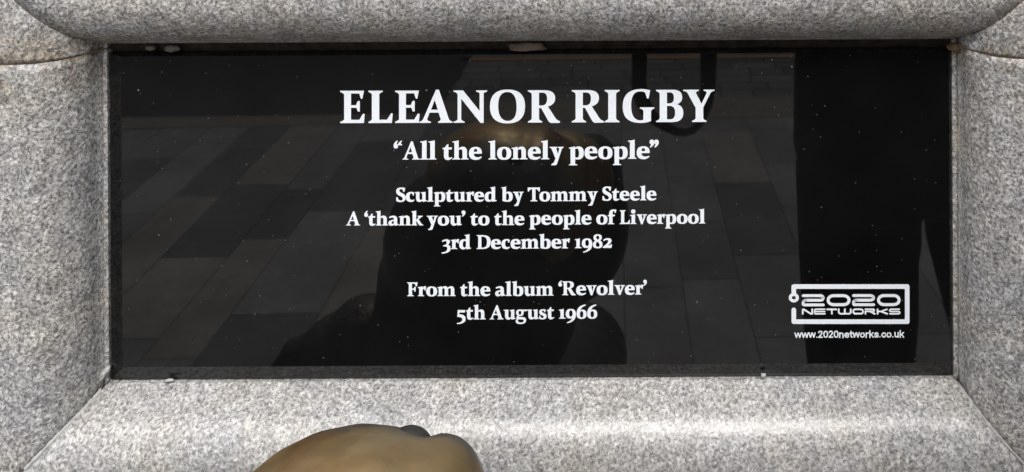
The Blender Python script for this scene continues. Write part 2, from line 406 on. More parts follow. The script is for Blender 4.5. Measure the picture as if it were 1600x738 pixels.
LOW = {  # x-height 195
 'l': (130, [q((0,0),(0,11),(30,22),(30,264),(0,272),(0,284),(60,288,0),(103,302),(103,22),(130,11),(130,0))]),
 'o': (221, [q((110,197),(221,197,0),(221,95),(221,-7,0),(110,-7),(0,-7,0),(0,95),(0,197,0)), q((111,168),(73,168,0),(73,95),(73,22,0),(111,22),(149,22,0),(149,95),(149,168,0))]),
 'n': (250, [NST]),
 'h': (250, [q((0,0),(0,11),(28,22),(28,264),(0,272),(0,284),(58,288,0),(95,302),(95,172),(122,200,0),(155,200),(223,200,0),(223,122),(223,22),(250,11),(250,0),(130,0),(130,11),(155,22),(155,120),(155,160,0),(130,160),(112,160,0),(95,145),(95,22),(118,11),(118,0))]),
 'm': (366, [q((0,0),(0,11),(28,22),(28,160),(0,170),(0,181),(50,186,0),(90,200),(90,172),(118,200,0),(150,200),(196,200,0),(208,168),(236,200,0),(270,200),(340,200,0),(340,122),(340,22),(366,11),(366,0),(250,0),(250,11),(272,22),(272,120),(272,160,0),(248,160),(230,160,0),(215,145),(215,22),(236,11),(236,0),(128,0),(128,11),(148,22),(148,120),(148,160,0),(124,160),(108,160,0),(94,145),(94,22),(115,11),(115,0))]),
 'u': (243, [q((0,178),(0,190),(95,197),(95,76),(95,34,0),(122,34),(140,34,0),(152,46),(152,165),(125,174),(125,186),(218,197),(218,32),(243,22),(243,9),(160,-6),(154,22),(130,-7,0),(95,-7),(28,-7,0),(28,75),(28,168))]),
 'e': (200, [q((198,90),(73,90),(75,34,0),(132,34),(165,34,0),(190,48),(198,32),(160,-7,0),(108,-7),(0,-7,0),(0,95),(0,197,0),(105,197),(200,197,0),(200,105)), q((74,120),(130,120),(130,168,0),(102,168),(76,168,0))]),
 'y': (217, [q((0,195),(0,183),(28,170),(92,10),(64,-52),(25,-80),(25,-94),(85,-94),(105,-94,0),(115,-70),(192,168),(217,183),(217,195),(128,195),(128,183),(152,168),(130,82),(102,168),(118,183),(118,195))]),
 'v': (208, [q((0,195),(0,183),(25,170),(90,-5),(120,-5),(183,168),(208,183),(208,195),(122,195),(122,183),(146,168),(124,72),(100,168),(114,183),(114,195))]),
 'p': (230, [q((0,-98),(0,-87),(26,-76),(26,160),(0,168),(0,180),(94,197),(94,178),(120,197,0),(150,197),(230,197,0),(230,98),(230,-7,0),(140,-7),(112,-7,0),(96,2),(96,-76),(130,-87),(130,-98)), BOWL]),
 'b': (232, [q((0,272),(0,284),(58,288,0),(96,302),(96,180),(122,197,0),(150,197),(232,197,0),(232,98),(232,-7,0),(140,-7),(75,-7,0),(26,10),(26,264)), BOWL]),
 'd': (238, [q((112,272),(112,284),(170,288,0),(208,302),(208,32),(238,22),(238,9),(150,-6),(146,20),(120,-7,0),(85,-7),(0,-7,0),(0,92),(0,197,0),(105,197),(126,197,0),(138,190),(138,264)), q((138,150),(128,165,0),(112,165),(72,165,0),(72,95),(72,30,0),(105,30),(125,30,0),(138,45))]),
 't': (152, [q((0,165),(0,178),(40,190),(68,235),(92,240),(92,190),(147,190),(140,158),(92,158),(92,60),(92,30,0),(116,30),(135,30,0),(149,38),(152,22),(115,-8,0),(82,-8),(24,-8,0),(24,60),(24,158))]),
 'c': (170, [q((164,182),(155,125),(138,125),(132,168,0),(105,168),(72,168,0),(72,98),(72,32,0),(122,32),(148,32,0),(163,44),(170,28),(140,-7,0),(98,-7),(0,-7,0),(0,92),(0,197,0),(105,197),(142,197,0))]),
 'r': (168, [q((0,0),(0,11),(28,22),(28,160),(0,170),(0,181),(50,186,0),(92,200),(94,160),(112,200,0),(145,200),(168,196),(153,115),(136,115),(128,146),(110,152,0),(95,126),(95,22),(130,11),(130,0))]),
 's': (158, [q((138,190),(130,135),(114,135),(108,171,0),(82,171),(60,171,0),(60,152),(60,133,0),(95,120),(158,98,0),(158,58),(158,-7,0),(75,-7),(35,-7,0),(5,6),(8,68),(26,68),(32,20,0),(72,20),(100,20,0),(100,43),(100,62,0),(65,75),(5,96,0),(5,140),(5,197,0),(85,197),(112,197,0))]),
 'a': (205, [q((12,168),(50,197,0),(100,197),(178,197,0),(178,125),(178,36),(205,24),(205,9),(130,-6),(124,18),(95,-7,0),(62,-7),(0,-7,0),(0,48),(0,95,0),(65,108),(112,116),(112,130),(112,160,0),(80,160),(50,160,0),(22,147)), q((112,90),(88,85),(65,78,0),(65,55),(65,30,0),(85,30),(100,30,0),(112,45))]),
 'k': (240, [q((0,0),(0,11),(26,22),(26,264),(0,272),(0,284),(58,288,0),(96,302),(96,112),(148,165),(128,182),(128,195),(228,195),(228,182),(195,165),(145,120),(212,25),(240,11),(240,0),(165,0),(96,97),(96,22),(118,11),(118,0))]),
 'f': (172, [q((0,0),(0,11),(28,22),(28,160),(0,165),(0,180),(28,192),(28,205),(28,300,0),(115,300),(150,300,0),(172,294),(158,232),(140,232),(130,268),(95,278,0),(95,215),(95,192),(142,192),(136,160),(95,160),(95,22),(128,11),(128,0))]),
 'i': (128, [q((0,0),(0,11),(30,22),(30,160),(0,168),(0,180),(60,186,0),(100,200),(100,22),(128,11),(128,0)), q((62,296),(106,296,0),(106,255),(106,212,0),(62,212),(20,212,0),(20,255),(20,296,0))]),
 'g': (228, [q((120,193),(228,195),(228,162),(165,160),(172,62,0),(90,62),(75,62),(62,58,0),(62,50),(62,42,0),(90,42),(140,40),(215,38,0),(215,-20),(215,-98,0),(100,-98),(0,-98,0),(0,-42),(0,-10,0),(32,5),(15,14,0),(15,30),(15,55,0),(45,70),(8,88,0),(8,130),(8,197,0),(88,197),(105,197,0)), q((88,170),(60,170,0),(60,130),(60,90,0),(88,90),(116,90,0),(116,130),(116,170,0)), q((58,-2),(45,-12,0),(45,-32),(45,-68,0),(105,-68),(165,-68,0),(165,-32),(165,-8,0),(130,-6),(80,-4))]),
 '1': (134, [q((0,0),(0,11),(32,22),(32,160),(0,166),(0,180),(60,186,0),(98,200),(98,22),(134,11),(134,0))]),
 '9': (208, [q((105,197),(208,197,0),(208,90),(208,-70,0),(30,-92),(22,-75),(115,-50,0),(135,18),(115,3,0),(90,3),(0,3,0),(0,95),(0,197,0)), q((104,168),(68,168,0),(68,104),(68,40,0),(102,40),(140,40,0),(140,105),(140,168,0))]),
 '8': (190, [q((95,278),(177,278,0),(177,212),(177,170,0),(140,152),(190,125,0),(190,70),(190,-7,0),(95,-7),(0,-7,0),(0,68),(0,120,0),(48,145),(12,170,0),(12,210),(12,278,0)), q((95,250),(65,250,0),(65,215),(65,186,0),(105,168),(124,180,0),(124,212),(124,250,0)), q((82,130),(58,110,0),(58,68),(58,22,0),(96,22),(132,22,0),(132,60),(132,105,0))]),
 '2': (182, [q((0,0),(0,18),(70,75),(110,110,0),(110,138),(110,162,0),(80,162),(50,162,0),(22,140),(8,158),(45,197,0),(95,197),(174,197,0),(174,145),(174,105,0),(110,60),(95,48),(125,48),(150,48,0),(160,72),(182,72),(172,0))]),
 '3': (182, [q((8,160),(45,197,0),(95,197),(167,197,0),(167,147),(167,105,0),(125,88),(182,70,0),(182,15),(182,-88,0),(5,-92),(0,-72),(118,-60,0),(118,10),(118,55,0),(65,55),(35,52),(32,72),(60,80),(105,92,0),(105,132),(105,162,0),(75,162),(48,162,0),(20,142))]),
 '5': (178, [q((15,190),(170,190),(160,140),(50,140),(46,102),(172,105,0),(178,10),(178,-90,0),(5,-96),(0,-75),(112,-62,0),(112,0),(112,50,0),(6,52))]),
 '6': (205, [q((178,285),(185,262),(100,240,0),(78,165),(95,180,0),(118,180),(205,180,0),(205,88),(205,-7,0),(102,-7),(0,-7,0),(0,95),(0,260,0)), q((105,150),(68,150,0),(68,88),(68,22,0),(105,22),(140,22,0),(140,84),(140,150,0))]),
}
QL = q((60,300),(70,290),(48,262,0),(52,245),(76,240,0),(74,208),(70,175,0),(38,175),(0,175,0),(0,220),(0,265,0))
QR = [tuple([70 - p[0], 475 - p[1]] + list(p[2:])) for p in QL]
LOW['‘'] = (72, [QL]); LOW['’'] = (72, [QR])
sh = lambda c, dx: [tuple([p[0] + dx] + list(p[1:])) for p in c]
LOW['“'] = (142, [QL, sh(QL, 70)]); LOW['”'] = (142, [QR, sh(QR, 70)])
del o_, SERIF

def grow(p, g):
    L = len(p); out = []
    for i in range(L):
        a, b, c = p[i - 1], p[i], p[(i + 1) % L]
        d1 = Vector((b[0] - a[0], b[1] - a[1])); d2 = Vector((c[0] - b[0], c[1] - b[1]))
        if d1.length < 1e-6 or d2.length < 1e-6: out.append(b); continue
        n1 = Vector((-d1.y, d1.x)).normalized(); n2 = Vector((-d2.y, d2.x)).normalized()
        n = n1 + n2; k = n.dot(n) / 2
        n = n / max(k, .7)
        out.append((b[0] + n.x * g, b[1] + n.y * g))
    return out

def flatten(c, n=7):
    out = []; L = len(c)
    for i in range(L):
        a = c[i]
        if len(a) == 3: continue
        b = c[(i + 1) % L]
        out.append((a[0], a[1]))
        if len(b) == 3:
            e = c[(i + 2) % L]
            for k in range(1, n):
                t = k / n
                out.append(((1 - t) ** 2 * a[0] + 2 * t * (1 - t) * b[0] + t * t * e[0], (1 - t) ** 2 * a[1] + 2 * t * (1 - t) * b[1] + t * t * e[1]))
    return out

def area2(c): return sum(c[i - 1][0] * c[i][1] - c[i][0] * c[i - 1][1] for i in range(len(c)))

_cache = {}
def glyph_mesh(key, contours, g=0.0):
    """Filled outline -> (verts, faces), through a 2D curve."""
    if key in _cache: return _cache[key]
    cu = bpy.data.curves.new('outline', 'CURVE'); cu.dimensions = '2D'; cu.fill_mode = 'BOTH'
    for j, c in enumerate(contours):
        pts = flatten(c)
        hole = j > 0 and key[1] not in 'i“”'
        if (area2(pts) > 0) == True: pts.reverse()      # clockwise: growing goes outward
        if g: pts = grow(pts, -g if hole else g)
        s = cu.splines.new('POLY'); s.points.add(len(pts) - 1); s.use_cyclic_u = True
        for p, (x, y) in zip(s.points, pts): p.co = (x, y, 0, 1)
    o = bpy.data.objects.new('outline', cu); col.objects.link(o)
    dg = bpy.context.evaluated_depsgraph_get()
    me = bpy.data.meshes.new_from_object(o.evaluated_get(dg))
    res = ([tuple(v.co[:2]) for v in me.vertices], [tuple(p.vertices) for p in me.polygons])
    bpy.data.objects.remove(o); bpy.data.curves.remove(cu); bpy.data.meshes.remove(me)
    _cache[key] = res
    return res

FACE = -.0004
class Ink:
    """Collects flat shapes given in photograph pixels on the plaque; becomes one sheet of lettering."""
    def __init__(s): s.v = []; s.f = []; s.n = 0
    def add(s, pts, faces):
        k = len(s.v); y = FACE - .00001 * (s.n % 24); s.n += 1
        for (u, v) in pts:
            x, z = M(u, v); s.v.append((x, y, z))
        for f in faces: s.f.append(tuple(k + i for i in f))
    def stroke(s, pts, w, cap=True):
        h = w / 2
        for (a, b) in zip(pts, pts[1:]):
            dx, dy = b[0] - a[0], b[1] - a[1]; L = math.hypot(dx, dy)
            if L < 1e-6: continue
            nx, ny = -dy / L * h, dx / L * h
            s.add([(a[0] + nx, a[1] + ny), (b[0] + nx, b[1] + ny), (b[0] - nx, b[1] - ny), (a[0] - nx, a[1] - ny)], [(0, 1, 2, 3)])
        for i, p in enumerate(pts):
            if cap or 0 < i < len(pts) - 1:
                s.add([(p[0] + h * math.cos(t * math.pi / 8), p[1] + h * math.sin(t * math.pi / 8)) for t in range(16)], [tuple(range(16))])
    def build(s, name, parent):
        o = from_pydata(name, s.v, s.f, MAT['print'], parent)
        bm = bmesh.new(); bm.from_mesh(o.data); bm.normal_update()
        for f in bm.faces:
            if f.normal.y > 0: f.normal_flip()
        bm.to_mesh(o.data); bm.free()
        return o

def layout(word, cap):
    """[(char, x, scale, table)] and total width in px for a word set with the given cap height."""
    x = 0; out = []
    tight = {('A', '‘'): -8}
    for i, c in enumerate(word):
        if c in CAP: tab, sc = CAP, cap / 402.
        elif c in CAP_BODY: tab, sc = CAP_BODY, cap / 215.
        else: tab, sc = LOW, cap / 280.
        gap = cap * .020
        if i:
            pr = word[i - 1]
            if pr in 'oecbpd9683' and c in 'oecd98q6': gap = cap * .045
            if pr in 'To' and c in 'o': gap = cap * .02
            if pr == 'T': gap = -cap * .04
            if pr in 'ONG' and c in 'ORGBN': gap = cap * .09
            if pr == 'E' and c in 'LAE': gap = cap * (.12 if c == 'L' else .0)
            if pr == 'L' and c == 'E': gap = cap * .075
            if pr == 'A' and c == 'N': gap = cap * .03
            if pr == 'I' and c == 'G': gap = cap * .1
            if pr == 'G' and c == 'B': gap = cap * .06
            if pr == 'R' and c == 'I': gap = cap * .03
            if pr == 'B' and c == 'Y': gap = 0
            if pr in 'rvy': gap = 0
            if c in '’”' or pr in '‘“': gap = cap * .01
            x += gap
        out.append((c, x, sc, tab)); x += tab[c][0] * sc
    return out, x

def set_line(name, words, cap, parent, bold=.06):
    ink = Ink()
    for (text, x0, x1, base0, base1) in words:
        lay, total = layout(text, cap)
        k = (x1 - x0) / total
        for (c, x, sc, tab) in lay:
            gv, gf = glyph_mesh((id(tab), c, cap), tab[c][1], bold / sc)
            def put(px, py):
                u = x0 + (x + px * sc) * k
                b = base0 + (base1 - base0) * (u - x0) / max(1, x1 - x0)
                return (u, b - py * sc)
            ink.add([put(px, py) for (px, py) in gv], gf)
    return ink.build(name, parent)

set_line('title_lettering', [('ELEANOR', 531.8, 875, 192.3, 191.3), ('RIGBY', 893.5, 1116.2, 191.2, 190.4)], 50.4, plaque)
set_line('inscription_line', [('“All', 615.2, 682, 249.3, 249.2), ('the', 691.5, 753, 249.2, 249.0), ('lonely', 763.4, 880.6, 249.0, 248.7), ('people”', 889, 1029.6, 248.4, 247.8)], 27.8, plaque)
set_line('inscription_line', [('Sculptured', 619.2, 776, 315.0, 314.6), ('by', 783.5, 818.2, 314.6, 314.4), ('Tommy', 824.6, 934, 314.4, 313.8), ('Steele', 941.3, 1025.6, 313.2, 312.6)], 21.5, plaque)
set_line('inscription_line', [('A', 541, 563, 352.2, 352.1), ('‘thank', 569.5, 661.5, 352.2, 352.0), ('you’', 667, 727.5, 352.0, 351.8), ('to', 735, 765, 351.8, 351.6), ('the', 772.2, 819.5, 351.6, 351.4), ('people', 827, 924.2, 350.8, 350.4), ('of', 931.8, 963.2, 350.2, 350.0), ('Liverpool', 968.2, 1102, 350.0, 349.0)], 21.5, plaque)
set_line('inscription_line', [('3rd', 690, 736, 389.0, 388.9), ('December', 744.8, 890.6, 388.9, 387.8), ('1982', 898.2, 956.2, 387.6, 387.0)], 21.5, plaque)
set_line('inscription_line', [('From', 636.2, 712, 462.6, 462.4), ('the', 719, 766.2, 462.4, 462.2), ('album', 773.8, 865, 462.2, 461.6), ('‘Revolver’', 872.6, 1011, 461.0, 459.8)], 21.5, plaque)
set_line('inscription_line', [('5th', 714.2, 759, 498.9, 498.8), ('August', 765, 866, 498.9, 498.0), ('1966', 873.4, 933.2, 497.7, 497.3)], 21.5, plaque)

# ---- the maker's mark
fr = Ink()
L_, T_, R_, B_ = 1240.2, 447.6, 1417.3, 502.4
fr.stroke([(L_, 459), (L_, T_), (R_, T_), (R_, B_), (L_, B_), (L_, 484)], 7.2)
cc = [(L_ + 8.0 * math.cos(a * math.pi / 16), 464.9 + 7.4 * math.sin(a * math.pi / 16)) for a in range(32)]
ci = [(L_ + 3.0 * math.cos(a * math.pi / 16), 464.9 + 2.8 * math.sin(a * math.pi / 16)) for a in range(32)]
fr.v = [p for p in fr.v]
# ring with its open centre
fr.add(cc + ci, [(i, (i + 1) % 32, 32 + (i + 1) % 32, 32 + i) for i in range(32)])
logo = fr.build('logo', plaque)
lt = Ink()
def arc(cx, cy, rx, ry, a0, a1, n=8): return [(cx + rx * math.cos(R(a0 + (a1 - a0) * i / n)), cy + ry * math.sin(R(a0 + (a1 - a0) * i / n))) for i in range(n + 1)]
def two(x0, x1, y0, y1, w):
    h = w / 2; ya, yb = y0 + h, y1 - h; ym = (ya + yb) / 2
    lt.stroke([(x0 + h, ya), (x1 - 5 - h, ya)] + arc(x1 - 5 - h, (ya + ym) / 2, 5, (ym - ya) / 2, -90, 90) + [(x0 + 4.5 + h, ym)] + arc(x0 + 4.5 + h, (ym + yb) / 2, 4.5, (yb - ym) / 2, -90, -180)[1:] + [(x0 + h, yb - 1), (x0 + h + 1, yb), (x1 - h, yb)], w)
def zero(x0, x1, y0, y1, w, r):
    h = w / 2; a, b, c, d = x0 + h, x1 - h, y0 + h, y1 - h; ry = (d - c) / 2
    p = arc(b - r, c + ry, r, ry, -90, 90) + arc(a + r, c + ry, r, ry, 90, 270); lt.stroke(p + [p[0]], w)
two(1252.6, 1288.4, 459.6, 478.3, 4.4); zero(1291.4, 1328.9, 459.4, 478.2, 4.6, 8.5)
two(1331.3, 1366.9, 459.4, 478.1, 4.4); zero(1370, 1407, 459.2, 478.0, 4.6, 8.5)
Y0, Y1, W = 483.0, 490.0, 2.7
Ym = (Y0 + Y1) / 2
lt.stroke([(1254.2, Y1), (1254.2, Y0 + .3), (1256, Y0 + .3), (1267, Y1), (1269, Y1), (1269, Y0)], W)
lt.stroke([(1288.6, Y0), (1274, Y0)] , 2.4); lt.stroke([(1288.6, Ym), (1275, Ym)], 2.2)
lt.stroke([(1274, Y0)] + [(1272.8, Y0 + 1), (1272.8, Y1 - 1), (1274, Y1), (1288.6, Y1)], 2.4)
lt.stroke([(1292.3, Y0), (1306.6, Y0)], W); lt.stroke([(1299.6, Y0), (1299.6, Y1)], W)
lt.stroke([(1310.4, Y0), (1310.4, Y1 - 2), (1312.4, Y1), (1327.2, Y1), (1329.2, Y1 - 2), (1329.2, Y0)], W); lt.stroke([(1319.8, Y0), (1319.8, Y1)], W)
zero(1331.6, 1349.6, Y0 - 1.3, Y1 + 1.3, W, 3.4)
lt.stroke([(1352, Y1), (1352, Y0 + 3), (1353.4, Ym - .2), (1364, Ym - .2), (1366, Ym - 1.6), (1365, Y0), (1352, Y0)], 2.5); lt.stroke([(1360, Ym), (1366.5, Y1)], W)
lt.stroke([(1371, Y0), (1371, Y1)], W); lt.stroke([(1371, Ym), (1376.5, Ym), (1385.6, Y0)], 2.5); lt.stroke([(1376.5, Ym), (1385.8, Y1)], W)
lt.stroke([(1405, Y0), (1391.6, Y0), (1390, Y0 + 1.2), (1390, Ym - 1), (1391.6, Ym), (1404, Ym), (1405.6, Ym + 1), (1405.6, Y1 - 1), (1404, Y1), (1390, Y1)], 2.3)
lt.build('logo_lettering', logo)

# ---- web address: plain bold sans
SANS = {'w': (150, [[(8,100),(38,8),(70,96),(82,96),(112,8),(142,100)]]), '.': (44, [[(22,10),(22,12)]]),
 '2': (108, [[(16,106),(22,122),(38,133),(58,134),(76,126),(86,108),(82,88),(66,66),(14,10),(94,10)]]),
 '0': (112, [[(56,134),(28,124),(17,95),(15,72),(17,48),(28,20),(56,9),(84,20),(95,48),(97,72),(95,95),(84,124),(56,134)]]),
 'n': (112, [[(18,0),(18,98)],[(18,64),(30,84),(48,92),(70,92),(86,80),(90,60),(90,0)]]),
 'e': (110, [[(14,52),(96,54),(92,76),(78,90),(56,94),(34,88),(18,70),(14,50),(18,30),(32,14),(56,8),(78,12),(94,24)]]),
 't': (68, [[(34,128),(34,28),(42,12),(62,10)],[(8,90),(62,90)]]),
 'o': (116, [[(58,94),(32,86),(17,64),(15,51),(17,38),(32,16),(58,8),(84,16),(99,38),(101,51),(99,64),(84,86),(58,94)]]),
 'r': (76, [[(18,0),(18,98)],[(18,62),(30,82),(46,92),(68,92)]]),
 'k': (106, [[(18,0),(18,138)],[(88,98),(22,40)],[(48,62),(92,4)]]),
 's': (104, [[(88,74),(78,88),(54,94),(30,90),(18,76),(22,62),(40,54),(66,50),(84,42),(90,28),(80,14),(54,8),(28,12),(14,26)]]),
 'c': (106, [[(94,68),(82,86),(58,94),(34,88),(17,68),(15,51),(17,34),(34,14),(58,8),(82,16),(95,36)]]),
 'u': (112, [[(20,100),(20,38),(28,18),(46,9),(66,12),(84,24),(90,40)],[(90,100),(90,2)]])}
url = 'www.2020networks.co.uk'
adv = sum(SANS[c][0] + 6 for c in url); kx = (1413 - 1241.6) / adv; ky = 10.6 / 142
wa = Ink(); x = 1241.6
for c in url:
    for s_ in SANS[c][1]:
        pts = [(x + a * kx, 527.6 - b * ky - .0055 * (x - 1241)) for (a, b) in s_]
        wa.stroke(pts, 1.95, True)
    x += (SANS[c][0] + 6) * kx
wa.build('web_address', logo)

# ------------------------------------------------------------------ lumps of mortar and chips
def lump(name, c, r, mat, seed, label, cat, flat=1.0, rot=0.0, group=None):
    rnd = random.Random(seed)
    bm = bmesh.new(); bmesh.ops.create_icosphere(bm, subdivisions=3, radius=1)
    ph = [(rnd.uniform(2, 5), rnd.uniform(0, 6), Vector((rnd.uniform(-1, 1), rnd.uniform(-1, 1), rnd.uniform(-1, 1)))) for _ in range(6)]
    for v in bm.verts:
        d = 1 + sum(.075 * math.sin(f * v.co.dot(k) * (1.4 if i_ < 3 else 3.1) + p) for i_, (f, p, k) in enumerate(ph))
        v.co = Vector((v.co.x * r[0] * d, v.co.y * r[1] * d, v.co.z * r[2] * d * (flat if v.co.z < 0 else 1)))
    bmesh.ops.rotate(bm, cent=(0, 0, 0), matrix=Matrix.Rotation(rot, 3, 'Y'), verts=bm.verts)
    o = from_bm(name, bm, mat, None, True); o.location = c
    return tag(o, label, cat, group)
def at(u, v, y):
    x, z = M(u, v); k = (DIST + y) / DIST           # the same sight line, nearer the lens
    return (x * k, y, EYE + (z - EYE) * k)
lump('mortar_lump', at(268, 76, .003), (.0072, .004, .0036), MAT['lump'], 1, 'larger grey mortar lump on the top edge of the plaque near its left corner', 'mortar')
lump('mortar_lump', at(236, 75, .004), (.0046, .0035, .0027), MAT['lump'], 2, 'small grey mortar lump at the top edge, closest to the left corner', 'mortar')
lump('mortar_lump', at(819, 76.5, .001), (.0185, .005, .0070), MAT['tan'], 3, 'wide tan mortar lump under the lintel above the title lettering', 'mortar', flat=.2)
lump('mortar_lump', at(1497, 74, .0), (.010, .006, .005), MAT['brown'], 4, 'rusty brown mortar lump in the upper right corner of the opening', 'mortar')
lump('mortar_lump', at(163, 584, .001), (.0030, .005, .0070), MAT['mortar'], 5, 'pale mortar lump at the lower left corner beside the plaque', 'mortar', rot=R(35))
lump('stone_chip', at(1193, 586.5, -.002), (.0024, .0016, .0022), MAT['mortar'], 6, 'tiny white chip on the bottom edge of the plaque, right of centre', 'stone chip')
lump('stone_chip', at(265, 594, -.001), (.0040, .0018, .0013), MAT['mortar'], 7, 'flat white chip under the plaque near its lower left corner', 'stone chip')

# ------------------------------------------------------------------ bronze statue in front of the wall
def blobs(name, items, mat, parent, voxel=.008, smooth=8):
    bm = bmesh.new()
    for it in items:
        c, r = it[0], it[1]; rot = it[2] if len(it) > 2 else (0, 0, 0)
        v = bmesh.ops.create_icosphere(bm, subdivisions=3, radius=1)['verts']
        bmesh.ops.scale(bm, vec=r, verts=v)
        bmesh.ops.rotate(bm, cent=(0, 0, 0), matrix=(Matrix.Rotation(R(rot[2]), 3, 'Z') @ Matrix.Rotation(R(rot[1]), 3, 'Y') @ Matrix.Rotation(R(rot[0]), 3, 'X')), verts=v)
        bmesh.ops.translate(bm, vec=c, verts=v)
    me = bpy.data.meshes.new(name); bm.to_mesh(me); bm.free()
    tmp = bpy.data.objects.new(name, me); col.objects.link(tmp)
    md = tmp.modifiers.new('remesh', 'REMESH'); md.mode = 'VOXEL'; md.voxel_size = voxel
    ms = tmp.modifiers.new('smooth', 'SMOOTH'); ms.iterations = smooth; ms.factor = .5
    dg = bpy.context.evaluated_depsgraph_get()
    res = bpy.data.meshes.new_from_object(tmp.evaluated_get(dg)); res.name = name
    bpy.data.objects.remove(tmp); bpy.data.meshes.remove(me)
    return link_mesh(name, res, mat, parent, True)

statue = empty('statue', (-.2, -.33, 0))
tag(statue, 'brown bronze statue of a seated figure in a headscarf, below the plaque', 'statue')
def limb(a, b, r0, r1, n=7):
    return [(tuple(a[i] + (b[i] - a[i]) * k / n for i in range(3)), (r0 + (r1 - r0) * k / n,) * 3) for k in range(n + 1)]
body = [((-.118, -.44, .890), (.092, .10, .110)), ((-.085, -.44, .955), (.05, .08, .06)), ((-.240, -.285, .930), (.088, .10, .105), (0, -35, 0)), ((-.228, -.29, .975), (.072, .09, .07), (0, -35, 0)), ((-.205, -.31, .94), (.10, .10, .09)),
        ((-.215, -.33, .86), (.128, .12, .15)), ((-.255, -.32, .72), (.14, .15, .17)), ((-.21, -.33, .60), (.19, .17, .13))]
body += limb((-.30, -.36, .58), (-.31, -.66, .56), .10, .085) + limb((-.13, -.36, .58), (-.12, -.66, .56), .10, .085)
body += limb((-.31, -.68, .54), (-.31, -.66, .08), .08, .055) + limb((-.12, -.68, .54), (-.12, -.66, .08), .08, .055)
body += limb((-.31, -.66, .05), (-.32, -.80, .04), .05, .035, 4) + limb((-.12, -.66, .05), (-.11, -.80, .04), .05, .035, 4)
body += limb((-.300, -.29, .90), (-.335, -.36, .74), .045, .045) + limb((-.335, -.36, .74), (-.35, -.42, .68), .045, .045, 2) + limb((-.35, -.40, .70), (-.24, -.55, .66), .045, .035)
body += limb((-.105, -.44, .93), (-.19, -.45, .72), .055, .042) + limb((-.19, -.45, .72), (-.22, -.56, .64), .042, .035)
blobs('body', body, MAT['aged'], statue, .011, 6)
scarf = [((-.194, -.290, 1.024), (.089, .085, .065)), ((-.141, -.288, 1.024), (.040, .080, .057)), ((-.165, -.30, 1.006), (.085, .10, .07)),
         ((-.160, -.33, .970), (.088, .095, .085)), ((-.20, -.285, .980), (.085, .075, .075), (0, -30, 0)), ((-.12, -.37, .970), (.075, .085, .075))]
blobs('headscarf', scarf, MAT['bronze'], statue, .004, 4)
blobs('scarf_knot', [((-.1635, -.243, 1.059), (.0175, .016, .0150)), ((-.1665, -.243, 1.04), (.02, .016, .012))], MAT['knot'], statue, .003, 2)
blobs('bag', [((-.435, -.34, .705), (.083, .085, .083)), ((-.405, -.33, .778), (.055, .06, .042)), ((-.375, -.33, .808), (.045, .05, .036)), ((-.355, -.33, .76), (.06, .06, .07)), ((-.468, -.33, .762), (.020, .03, .03)), ((-.43, -.35, .60), (.09, .10, .15))], MAT['rough'], statue, .008, 3)
bn = bmesh.new(); bmesh.ops.create_cube(bn, size=1); bmesh.ops.scale(bn, vec=(.90, .40, .48), verts=bn.verts)
bmesh.ops.translate(bn, vec=(-.29, -.31, .24), verts=bn.verts); bmesh.ops.bevel(bn, geom=bn.edges[:], offset=.02, segments=3, affect='EDGES')
tag(from_bm('stone_bench', bn, MAT['bench']), 'grey stone bench under the bronze statue', 'bench')

# ------------------------------------------------------------------ the street in front (seen mirrored in the plaque)
def sheet(name, x0, x1, y0, y1, z, mat):
    return from_pydata(name, [(x0, y0, z), (x1, y0, z), (x1, y1, z), (x0, y1, z)], [(0, 1, 2, 3)], mat)
tag(sheet('ground', -60, 60, -80, 6, -.006, MAT['asphalt']), kind='structure')
rnd = random.Random(11)
TONES = [(.21, .208, .206), (.20, .20, .205), (.235, .218, .20), (.10, .10, .107), (.16, .158, .158), (.21, .205, .20), (.115, .113, .115), (.19, .188, .186)]
pv, pf, pc = [], [], []
def slab(x0, x1, y0, y1, z, colr, g=.0006):
    k = len(pv); x0 += g; x1 -= g; y0 += g; y1 -= g; e = .002
    pv.extend([(x0 + e, y0 + e, z), (x1 - e, y0 + e, z), (x1 - e, y1 - e, z), (x0 + e, y1 - e, z), (x0, y0, z - .002), (x1, y0, z - .002), (x1, y1, z - .002), (x0, y1, z - .002)])
    for f in ((0, 1, 2, 3), (4, 5, 1, 0), (5, 6, 2, 1), (6, 7, 3, 2), (7, 4, 0, 3)):
        pf.append(tuple(k + i for i in f)); pc.append(colr)
x = -5.0
while x < 5.0:
    wd = rnd.choice((.15, .18, .22, .26)); y = 0.2 - rnd.random() * .5
    while y > -3.34:
        ln = rnd.choice((.38, .45, .55, .66)); y1 = max(y - ln, -3.345)
        t = rnd.choice(TONES); j = rnd.uniform(.92, 1.08)
        slab(x, x + wd, y1, min(y, -.0), 0, tuple(c * j * 1.18 for c in t)); y = y1
    x += wd
# beyond it a band of small setts
y = -3.62
while y > -6.4:
    x = -5 + rnd.random() * .2
    while x < 5:
        wd = rnd.uniform(.16, .30); c = rnd.choice(((.10, .10, .102), (.125, .122, .12), (.075, .075, .078), (.14, .135, .13)))
        slab(x, x + wd, y - .12, y, 0, c, .003); x += wd
    y -= .12
pm = from_pydata('pavement', pv, pf, MAT['paving']); tag(pm, kind='structure')
ca = pm.data.color_attributes.new('stone', 'FLOAT_COLOR', 'CORNER')
for p, c in zip(pm.data.polygons, pc):
    for li in p.loop_indices: ca.data[li].color = (*c, 1)
pm.rotation_euler.z = R(-2.0)
kb = sheet('kerb_strip', -5, 5, -3.62, -3.34, .002, MAT['kerb']); tag(kb, kind='structure'); kb.rotation_euler.z = R(-2.0)
yl = sheet('road_marking', -1.0, 5, -4.35, -4.305, .005, MAT['yellow']); tag(yl, kind='structure'); yl.rotation_euler.z = R(-1.0)
